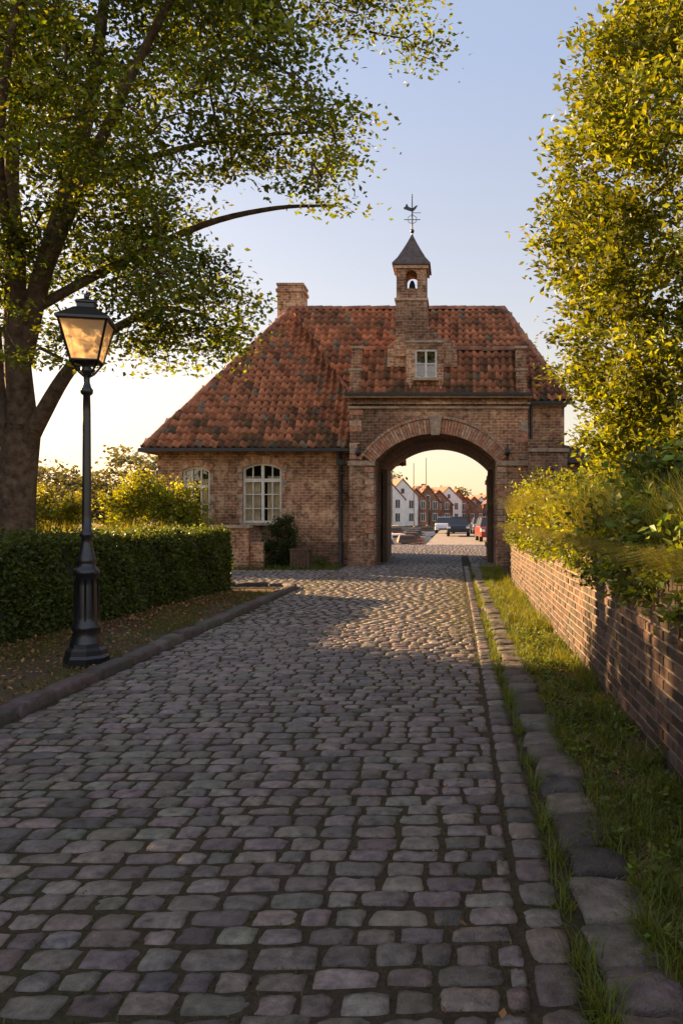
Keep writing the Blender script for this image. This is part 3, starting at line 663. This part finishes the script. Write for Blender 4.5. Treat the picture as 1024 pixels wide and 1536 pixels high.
mb.box(x0-.02,-2.62,24.955,24.998,.802,3.15,0); mb.box(1.42,2.258,24.955,24.998,.802,3.15,0)
mb.box(x0-.06,-2.49,24.90,24.999,3.152,3.30,2); mb.box(1.30,2.258,24.90,24.999,3.152,3.30,2)
mb.box(x0-.05,x1+.05,24.92,24.997,4.93,5.0,2); mb.box(x0-.08,x1+.08,24.86,24.999,5.06,5.13,0); mb.box(x0-.12,x1+.12,24.80,25.01,5.25,5.335,2)
mb.box(x1+.003,3.55,25.56,25.648,5.1,5.28,2)
mb.build('walls',[M_brick,M_brick_d,M_stone],ga)
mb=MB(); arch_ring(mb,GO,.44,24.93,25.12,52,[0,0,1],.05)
o2=(GO[0]-.46,GO[1]+.46,0,GO[3]-.0,GO[4]+.47); arch_ring(mb,o2,.07,24.90,25.05,46,[0,2,1])
mb.prism([(-.74,4.10),(-.48,4.10),(-.41,4.70),(-.81,4.70)],24.84,25.1,2)
for s,xx in ((1,x0),(-1,x1)):
    for k in range(9):
        d=U(.2,.45); z=3.36+k*.172
        if z+.16<4.9 and random.random()<.6: mb.box(min(xx-.012*s,xx+s*d),max(xx-.012*s,xx+s*d),24.975,25.05,z,z+.16,random.choice([0,1,2]))
for s,xx in ((1,-2.53),(-1,1.32)):
    for k in range(12):
        z=.85+k*.19; mb.box(min(xx-s*.27 if k%2 else xx-s*.16,xx),max(xx-s*.27 if k%2 else xx-s*.16,xx),24.93,24.99,z,z+.17,random.choice([0,1,1,2]))
mb.build('arch_voussoirs',[M_voussoir,M_voussoir2,M_stone],ga)
mb=MB()
for xx in (-2.40,1.13):
    for k in range(8): mb.box(xx,xx+.06,27.2+k*.22,27.2+k*.22+.205,.08,3.0)
    for z in (.5,1.6,2.7): mb.box(xx+(.061 if xx<0 else -.051),xx+(.11 if xx<0 else -.001),27.2,28.95,z,z+.14)
    mb.box(xx-.03,xx+.12,26.95,27.17,0,3.15)
mb.build('timber_gate_leaves',[M_wood],ga)
mb=MB()
for xx in (-3.0,1.62):
    mb.box(xx-.03,xx+.03,24.78,24.95,3.75,3.81); mb.lathe([(.02,3.72),(.07,3.66),(.085,3.5),(.03,3.42)],xx,24.76,8)
mb.build('wall_brackets',[M_black],ga)
lo=[(x0+.32,24.82,5.36),(x1-.3,24.82,5.36),(x1-.3,25.75,6.95),(x0+.32,25.75,6.95)]
tile_slope(lo,ga,'lower_roof')
mb=MB(); mb.quad((x0+.32,25.75,6.9),(x1-.3,25.75,6.9),(x1-.3,27.1,7.15),(x0+.32,27.1,7.15)); mb.build('lower_roof_top',[M_slate],ga)
ridge((x0+.3,25.76,6.93),(-2.1,25.76,6.93),ga); ridge((0.05,25.76,6.93),(x1-.3,25.76,6.93),ga)
mb=MB()
for a,b in ((x0+.01,x0+.36),(x1-.36,x1-.02)):
    mb.box(a,b,24.9,25.35,5.34,6.1,0)
    mb.box(a+.01,b-.01,25.2,25.8,5.34,6.85,0); mb.box(a-.03,b+.03,25.15,25.85,6.852,6.93,1); mb.box(a-.03,b+.03,24.87,25.14,6.102,6.17,1)
for xx in (x0+.34,x1-.34):
    mb.add([(xx,25.0,5.3),(xx,27.1,5.3),(xx,27.1,7.12),(xx,25.76,6.9)],[(0,1,2,3)])
DW=(-1.25,-.56,5.86,6.79,6.79)
wall_open(mb,-1.52,-.36,5.34,6.98,[DW],24.93,.14,0,0,8)
mb.quad((-1.52,25.9,5.34),(-1.52,24.93,5.34),(-1.52,24.93,6.98),(-1.52,25.9,6.98)); mb.quad((-.36,24.93,5.34),(-.36,25.9,5.34),(-.36,25.9,6.98),(-.36,24.93,6.98))
mb.box(-1.56,-.32,24.90,25.0,6.982,7.06,1); mb.prism([(-1.5,7.062),(-.38,7.062),(-.5,7.26),(-.78,7.42),(-.95,7.62),(-1.5,7.62)],24.97,25.9,0)
mb.prism([(-2.15,6.3),(-1.523,6.3),(-1.523,7.3),(-1.8,7.22),(-1.98,7.08),(-2.12,6.95)],25.28,25.75,0)
mb.prism([(-.357,6.3),(.08,6.3),(.05,6.95),(-.12,7.1),(-.357,7.2)],25.28,25.75,0)
mb.build('gable_and_piers',[M_brick,M_stone],ga)
window(ga,*DW[:2],DW[2],DW[3],DW[4],25.02,((.5,.03),),((6.33,.016),),.06,False,'dormer_window')
r0=(-5.75,28.5,8.96); r1=(1.73,28.5,8.96); e0=(-3.1,25.45,5.28); e1=(3.65,25.45,5.28); e2=(3.65,31.55,5.28)
tile_slope([e0,e1,r1,r0],ga,'roof_front'); tile_slope([e1,e2,r1],ga,'roof_hip'); tile_slope([(-3.3,31.55,5.28),e2,r1,r0],ga,'roof_back')
ridge(r0,r1,ga); ridge(e1,r1,ga)
mb=MB(); mb.box(2.4,3.8,25.3,25.42,5.12,5.22); mb.box(x0-.14,x1+.16,24.70,24.80,5.32,5.40); mb.tube([(2.42,25.5,5.1),(2.42,25.52,3.9)],[.05,.05],8)
mb.build('gutters',[M_gutter],ga)
mb=MB(); mb.prism([(3.4,3.3),(5.3,3.3),(5.3,3.5),(3.4,3.9)],25.8,30.1,0); mb.build('annex_roof',[M_slate],ga)
bt=MB(); tx0,tx1,ty0=-1.86,-.88,25.15
bt.box(tx0,tx1,ty0,ty0+1.0,6.6,8.35,0); bt.box(tx0-.04,tx1+.04,ty0-.04,ty0+1.04,8.352,8.43,1)
wall_open(bt,tx0+.02,tx1-.02,8.432,9.36,[(-1.55,-1.19,8.74,9.18,9.32)],ty0+.02,.96,0,0,10,True)
bt.quad((tx0+.02,ty0+.98,8.432),(tx0+.02,ty0+.02,8.432),(tx0+.02,ty0+.02,9.36),(tx0+.02,ty0+.98,9.36)); bt.quad((tx1-.02,ty0+.02,8.432),(tx1-.02,ty0+.98,8.432),(tx1-.02,ty0+.98,9.36),(tx1-.02,ty0+.02,9.36))
bt.box(tx0-.05,tx1+.05,ty0-.05,ty0+1.05,9.362,9.46,1)
bt.build('bell_turret',[M_brick,M_voussoir2],ga)
mb=MB(); tcx,tcy=(tx0+tx1)/2,ty0+.5; q=math.sqrt(2)
mb.lathe([(.40*q,9.46),(.60*q,9.47),(.60*q,9.52),(.44*q,9.74),(.29*q,10.02),(.15*q,10.3),(.05*q,10.52),(.03,10.6)],tcx,tcy,4,0,False,math.pi/4)
mb.build('turret_cap',[M_slate],ga)
mb=MB(); mb.tube([(tcx,tcy,10.5),(tcx,tcy,11.9)],[.028,.014],8); mb.lathe([(.01,10.62),(.065,10.68),(.065,10.74),(.01,10.8)],tcx,tcy,10)
mb.tube([(tcx-.26,tcy,11.08),(tcx+.26,tcy,11.08)],[.013,.013],6); mb.tube([(tcx,tcy-.26,11.08),(tcx,tcy+.26,11.08)],[.013,.013],6)
for a in (-1,1): 
    mb.tube([(tcx,tcy,10.95),(tcx+a*.12,tcy,11.0),(tcx+a*.14,tcy,11.15),(tcx,tcy,11.25)],[.01]*4,6)
cock=[(-.30,11.42),(-.22,11.40),(-.1,11.36),(.02,11.34),(.12,11.42),(.2,11.54),(.12,11.52),(.04,11.46),(-.06,11.46),(-.14,11.50),(-.18,11.58),(-.22,11.57),(-.24,11.5),(-.30,11.47)]
mb.prism([(tcx+a*.9,b) for a,b in cock],tcy-.012,tcy+.012); mb.tube([(tcx-.02,tcy,11.3),(tcx+.28,tcy,11.3)],[.01,.01],6)
mb.build('weathervane',[M_black],ga)
mb=MB(); mb.lathe([(.03,9.12),(.05,9.1),(.09,9.0),(.10,8.9),(.13,8.84),(.12,8.84)],tcx,tcy,12); mb.build('bell',[M_gutter],ga)

lw=empty('low_brick_wall'); mb=MB(); mb.box(-7.25,-6.15,23.8,24.15,-.05,1.22,0); mb.box(-7.3,-6.1,23.74,24.2,1.223,1.31,1); mb.box(-6.13,-5.75,24.0,24.3,-.05,.8,0); mb.build('masonry',[M_brick,M_stone],lw)
pl=empty('wooden_planter'); mb=MB()
for k in range(6): mb.box(-4.9+k*.095,-4.9+k*.095+.085,23.8,23.83,.04,.55)
mb.box(-4.9,-4.335,23.832,24.3,.04,.53); mb.box(-4.93,-4.30,23.78,24.33,.552,.6)
for xx in (-4.88,-4.4): mb.box(xx,xx+.06,23.84,23.9,0,.04)
mb.build('box',[M_wood],pl)

# ------------------------------------------------------------ street lamp
la=empty('street_lamp',(-3.93,8.55,0))
mb=MB()
mb.lathe([(.225,0),(.228,.09),(.21,.12),(.205,.17),(.17,.20),(.165,.24)],0,0,8,0,False,math.pi/8)
mb.lathe([(.165,.24),(.15,.30),(.135,.36),(.15,.39),(.15,.42),(.13,.45),(.125,.52),(.118,.85),(.11,.95),(.13,.97),(.135,1.0),(.12,1.03),(.09,1.06),(.095,1.1),(.1,1.12),(.085,1.16),(.07,1.22),(.055,1.3),(.052,1.36),(.068,1.38),(.068,1.41),(.05,1.43),(.047,1.6),(.04,2.7),(.036,2.88),(.06,2.9),(.065,2.94),(.045,2.97),(.032,3.02),(.03,3.1),(.055,3.13),(.06,3.16),(.04,3.19),(.13,3.215),(.14,3.235),(.0,3.236)],0,0,20)
for k in range(10):
    a=2*math.pi*k/10; mb.tube([(.122*math.cos(a),.122*math.sin(a),.48),(.112*math.cos(a),.112*math.sin(a),.92)],[.014,.012],6)
q=math.sqrt(2); rot=math.radians(14)
zb,zt,hb,ht=3.24,3.66,.135,.235
def cor(h,z,k): a=rot+math.pi/4+k*math.pi/2; return (h*q*math.cos(a),h*q*math.sin(a),z)
for k in range(4):
    mb.tube([cor(hb,zb,k),cor(ht,zt,k)],[.013,.013],6)
    mb.tube([cor(hb,zb,k),cor(hb,zb,k+1)],[.015,.015],6); mb.tube([cor(ht,zt,k),cor(ht,zt,k+1)],[.018,.018],6)
    mb.tube([(0.03*math.cos(rot+math.pi/4+k*math.pi/2),0.03*math.sin(rot+math.pi/4+k*math.pi/2),3.08),(.09*math.cos(rot+math.pi/4+k*math.pi/2),.09*math.sin(rot+math.pi/4+k*math.pi/2),3.12),cor(hb,zb,k)],[.012]*3,6)
mb.lathe([(.22*q,3.655),(.262*q,3.66),(.262*q,3.685),(.2*q,3.73),(.11*q,3.80),(.085*q,3.81),(.085*q,3.85),(.1*q,3.86),(.1*q,3.875),(.03*q,3.91),(.02,3.92)],0,0,4,0,False,rot+math.pi/4)
mb.lathe([(.02,3.91),(.03,3.93),(.03,3.95),(.012,3.97),(.004,4.0)],0,0,8)
mb.lathe([(.02,3.24),(.02,3.36),(.045,3.38),(.045,3.40)],0,0,8)
mb.build('post_and_frame',[M_black],la)
mb=MB()
for k in range(4): mb.quad(cor(hb,zb,k),cor(hb,zb,k+1),cor(ht,zt,k+1),cor(ht,zt,k))
mb.build('lantern_glass',[M_lglass],la)
mb=MB(); mb.lathe([(.01,3.40),(.035,3.42),(.05,3.48),(.04,3.56),(.01,3.6)],0,0,12); mb.build('bulb',[M_white],la)

# ------------------------------------------------------------ town
M_wh=plain('white_render',(.72,.67,.6),.8,nscale=2,var=.15); M_win=plain('town_window',(.04,.045,.05),.2); M_rr=plain('town_roof',(.36,.14,.07),.8,nscale=3,var=.5)
def town(x,y,w,h,rh,wall,rz,d=8):
    e=empty('town_house',(x,y,0),rz); mb=MB()
    mb.box(-w/2,w/2,0,d,-.1,h,0); mb.prism([(-w/2,h),(w/2,h),(0,h+rh)],0,d,0)
    o=.2; 
    for s in (-1,1):
        mb.add([(s*(w/2+o),-.15,h-.15),(s*(w/2+o),d+.1,h-.15),(0,d+.1,h+rh+.12),(0,-.15,h+rh+.12),(s*(w/2+o),-.15,h-.03),(s*(w/2+o),d+.1,h-.03),(0,d+.1,h+rh+.26),(0,-.15,h+rh+.26)],[(0,1,2,3),(4,5,6,7),(0,3,7,4),(0,1,5,4)],1)
    for fl in range(2 if h>3.4 else 1):
        zz_=.7+fl*2.0
        for c in (-.28,0,.28):
            if fl==0 and c==0:
                mb.box(c*w-.4,c*w+.4,-.04,-.003,0,2.0,3); continue
            mb.box(c*w-.42,c*w+.42,-.03,-.003,zz_-.08,zz_+1.28,2); mb.box(c*w-.34,c*w+.34,-.05,-.031,zz_,zz_+1.2,3)
            mb.box(c*w-.03,c*w+.03,-.06,-.051,zz_,zz_+1.2,2)
    mb.box(-.35,.35,-.03,-.003,h+.3,h+1.2,2); mb.box(-.28,.28,-.05,-.031,h+.36,h+1.12,3)
    for c in (-.3,.0,.3):
        mb.box(w/2+.003,w/2+.03,d*(.5+c)-.4,d*(.5+c)+.4,1,2.2,3)
    mb.box(-.3+w*.2,.3+w*.2,d*.6,d*.6+.6,h+rh*.3,h+rh+.6,0)
    mb.build('house',[wall,M_rr,M_wh,M_win],e)
for i in range(12):
    t=i/11; x=-11.5+19*t; y=112+72*t**1.1
    h=random.choice([3.7,4.0,4.4,4.7]); w_=U(4.4,5.8)
    town(x,y,w_,h*(1.0-.12*t),U(1.9,2.8),M_wh if i in (1,2,6,10) else M_farbrick,math.radians(28+U(-8,8)))
for x,y in ((-15,118),(9.5,150),(13,140),(17,135)): town(x,y,5.5,3.8,2.6,M_farbrick,math.radians(10))
# boats
def boat(x,y,L,w_,hullc,rz,cabin=True,mast=0,name='moored_boat',cab=1):
    e=empty(name,(x,y,-.55),rz); mb=MB(); secs=[(-L/2,.75,.05,.55),(-L*.25,.98,-.1,.52),(0,1,-.12,.52),(L*.25,.85,-.08,.62),(L*.42,.42,.05,.74),(L/2,.03,.35,.82)]
    vs=[];fs=[]
    for yy,k,zk,zd in secs:
        hw=w_/2*k; vs+=[(-hw,yy,zd),(-hw*.85,yy,zd*.4),(0,yy,zk-.1),(hw*.85,yy,zd*.4),(hw,yy,zd),(0,yy,zd-.04)]
    for i in range(5):
        a=i*6;b=a+6
        for j in range(4): fs.append((a+j,a+j+1,b+j+1,b+j))
    mb.add(vs,fs,0,True); mb.add(vs,[(i*6+4,i*6+5,i*6+11,i*6+10) for i in range(5)]+[(i*6+5,i*6,i*6+6,i*6+11) for i in range(5)],3); mb.add(vs[:6],[(0,1,2,3,4,5)],0)
    if cabin:
        a,b=w_*.36,w_*.28; mb.add([(-a,-L*.2,.5),(a,-L*.2,.5),(a*.8,L*.2,.5),(-a*.8,L*.2,.5),(-b,-L*.15,.95),(b,-L*.15,.95),(b*.75,L*.1,.95),(-b*.75,L*.1,.95)],[(4,5,6,7),(0,1,5,4),(1,2,6,5),(2,3,7,6),(3,0,4,7)],cab)
        mb.box(-b*.8,b*.8,-L*.18,-L*.165,.66,.86,2)
    if mast: mb.tube([(0,L*.05,.5),(0,L*.05,mast)],[.05,.03],6,3); mb.tube([(0,L*.05,1.1),(0,-L*.35,1.15)],[.04,.03],6,3)
    hm=plain('hull_paint',hullc,.35,nscale=4,var=.2)
    mb.build('hull',[hm,M_wh,M_win,M_wood],e)
boat(-3.0,49,5,1.7,(.02,.02,.03),.2,cab=3); boat(-4.4,45.6,4.5,1.5,(.03,.03,.04),.7,cab=2); boat(-3.2,57,6,2,(.3,.06,.04),.1,cab=3); boat(-3.9,52.5,5,1.7,(.04,.05,.07),.3,cab=1)
boat(-5.6,57,6,2,(.05,.07,.12),.6,cab=1); boat(-3.4,65,6,2,(.45,.43,.4),.1,cab=2); boat(-3.8,74,6,2,(.05,.06,.08),.1,True,7,'sailing_boat',3); boat(-3.0,84,7,2.2,(.4,.4,.4),.1,True,8.2,'sailing_boat',3); boat(-8,72,7,2.2,(.04,.05,.06),.5,cab=3); boat(-6.2,80,7,2.2,(.3,.05,.04),.3,True,7.4,'sailing_boat',3)
# parked cars
M_tyre=plain('tyre',(.02,.02,.02),.8)
def car(x,y,c,rz,name='parked_car'):
    e=empty(name,(x,y,0),rz); W=.86; mb=MB()
    low=[(-2.1,.32),(-2.12,.62),(-2.0,.82),(-1.1,.92),(1.75,.93),(2.02,.85),(2.08,.55),(2.05,.3)]
    xs=[(-W,.93),(-W*.93,1.0),(W*.93,1.0),(W,.93)]; vs=[];n_=len(low)
    for xx,k in xs: vs+=[(xx,a*k,.3+(b-.3)*(k if k<1 else 1)) for a,b in low]
    fs=[tuple(range(n_)),tuple(reversed(range(3*n_,4*n_)))]
    for j in range(3):
        for i in range(n_): fs.append((j*n_+i,j*n_+(i+1)%n_,(j+1)*n_+(i+1)%n_,(j+1)*n_+i))
    mb.add(vs,fs,0)
    cb=[(-1.15,.9),(-.55,1.40),(.95,1.43),(1.7,.92)]
    vs=[(-.80,a,b) if b<1 else (-.62,a,b) for a,b in cb]+[(.80,a,b) if b<1 else (.62,a,b) for a,b in cb]
    mb.add(vs,[(0,1,2,3),(7,6,5,4),(0,4,5,1),(3,2,6,7)],1); mb.add(vs,[(1,5,6,2)],0)
    mb.box(-.625,.625,-.5,.9,1.42,1.46,0)
    for s in (-1,1):
        for yy in (-1.3,1.3):
            m=14; ring=[(s*W*1.01,yy+.31*math.cos(2*math.pi*k/m),.31+.31*math.sin(2*math.pi*k/m)) for k in range(m)]; r2=[(s*(W-.2),b,c_) for a,b,c_ in ring]
            mb.add(ring+r2,[tuple(range(m)),tuple(range(m,2*m))]+[(k,(k+1)%m,(k+1)%m+m,k+m) for k in range(m)],2)
        mb.box(s*.72-.13,s*.72+.13,-2.13,-2.05,.62,.76,3); mb.box(s*.72-.13,s*.72+.13,2.0,2.09,.62,.78,4)
    mb.box(-.5,.5,-2.15,-2.10,.34,.46,2)
    mb.build('body',[plain('car_paint',c,.25,nscale=4,var=.05,bst=0),M_win,M_tyre,M_wh,M_rr],e)
car(.25,62,(.02,.022,.03),0); car(2.3,70,(.03,.035,.05),.05); car(-.9,72,(.5,.5,.52),0); car(2.25,50,(.22,.03,.02),.06); car(.2,86,(.1,.12,.16),0); car(2.4,60,(.05,.05,.06),.03); car(3.4,88,(.4,.4,.42),0)

# ------------------------------------------------------------ light, world, camera
EL,AZ=math.radians(17),math.radians(-59)
sd=Vector((math.sin(AZ)*math.cos(EL),math.cos(AZ)*math.cos(EL),math.sin(EL)))
sun=bpy.data.lights.new('sun','SUN'); sun.energy=23; sun.angle=math.radians(.5); sun.color=(1,.66,.33)
so=link(bpy.data.objects.new('sun',sun)); so.rotation_euler=(-sd).to_track_quat('-Z','Y').to_euler(); so.location=sd*50
wd=bpy.data.worlds.new('World'); bpy.context.scene.world=wd; wd.use_nodes=True; nt=wd.node_tree; nt.nodes.clear()
sk=nt.nodes.new('ShaderNodeTexSky'); sk.sky_type='NISHITA'; sk.sun_disc=False; sk.sun_elevation=EL; sk.sun_rotation=AZ; sk.dust_density=1.2; sk.air_density=1.0; sk.ozone_density=1.2
bg=nt.nodes.new('ShaderNodeBackground'); bg.inputs[1].default_value=.15; ow=nt.nodes.new('ShaderNodeOutputWorld')
tc=nt.nodes.new('ShaderNodeTexCoord'); sp=nt.nodes.new('ShaderNodeSeparateXYZ'); nt.links.new(tc.outputs['Generated'],sp.inputs[0])
# hazy evening air: warm and bright at the horizon, pale blue above
hz=ramp(nt,sp.outputs['Z'],[(0.0,(5.2,3.8,2.3)),(.10,(4.6,3.75,2.8)),(.25,(3.5,3.35,3.5)),(.5,(2.3,2.7,3.8)),(1.0,(2.0,2.0,2.4))])
back=N(nt,'ShaderNodeMapRange'); nt.links.new(sp.outputs['Y'],back.inputs[0]); back.inputs[1].default_value=-1; back.inputs[2].default_value=1; back.inputs[3].default_value=2.1; back.inputs[4].default_value=.85  # extra sky glow behind the camera, added as fill for the facade
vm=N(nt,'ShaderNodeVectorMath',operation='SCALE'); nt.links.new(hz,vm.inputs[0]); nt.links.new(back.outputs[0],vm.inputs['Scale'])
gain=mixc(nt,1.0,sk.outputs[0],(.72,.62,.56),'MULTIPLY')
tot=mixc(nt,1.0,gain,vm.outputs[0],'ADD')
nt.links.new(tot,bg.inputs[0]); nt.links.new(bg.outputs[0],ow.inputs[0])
cam=bpy.data.cameras.new('camera'); co=link(bpy.data.objects.new('camera',cam)); co.location=(0,0,1.6); co.rotation_euler=(math.radians(90),0,0)
cam.sensor_fit='VERTICAL'; cam.sensor_height=36; cam.sensor_width=24; cam.lens=36*1200/1536; cam.shift_x=-170/1536; cam.shift_y=5/1536; cam.clip_end=6000; cam.clip_start=.05
sc=bpy.context.scene; sc.camera=co
sc.view_settings.view_transform='Standard'; sc.view_settings.look='None'; sc.view_settings.exposure=0
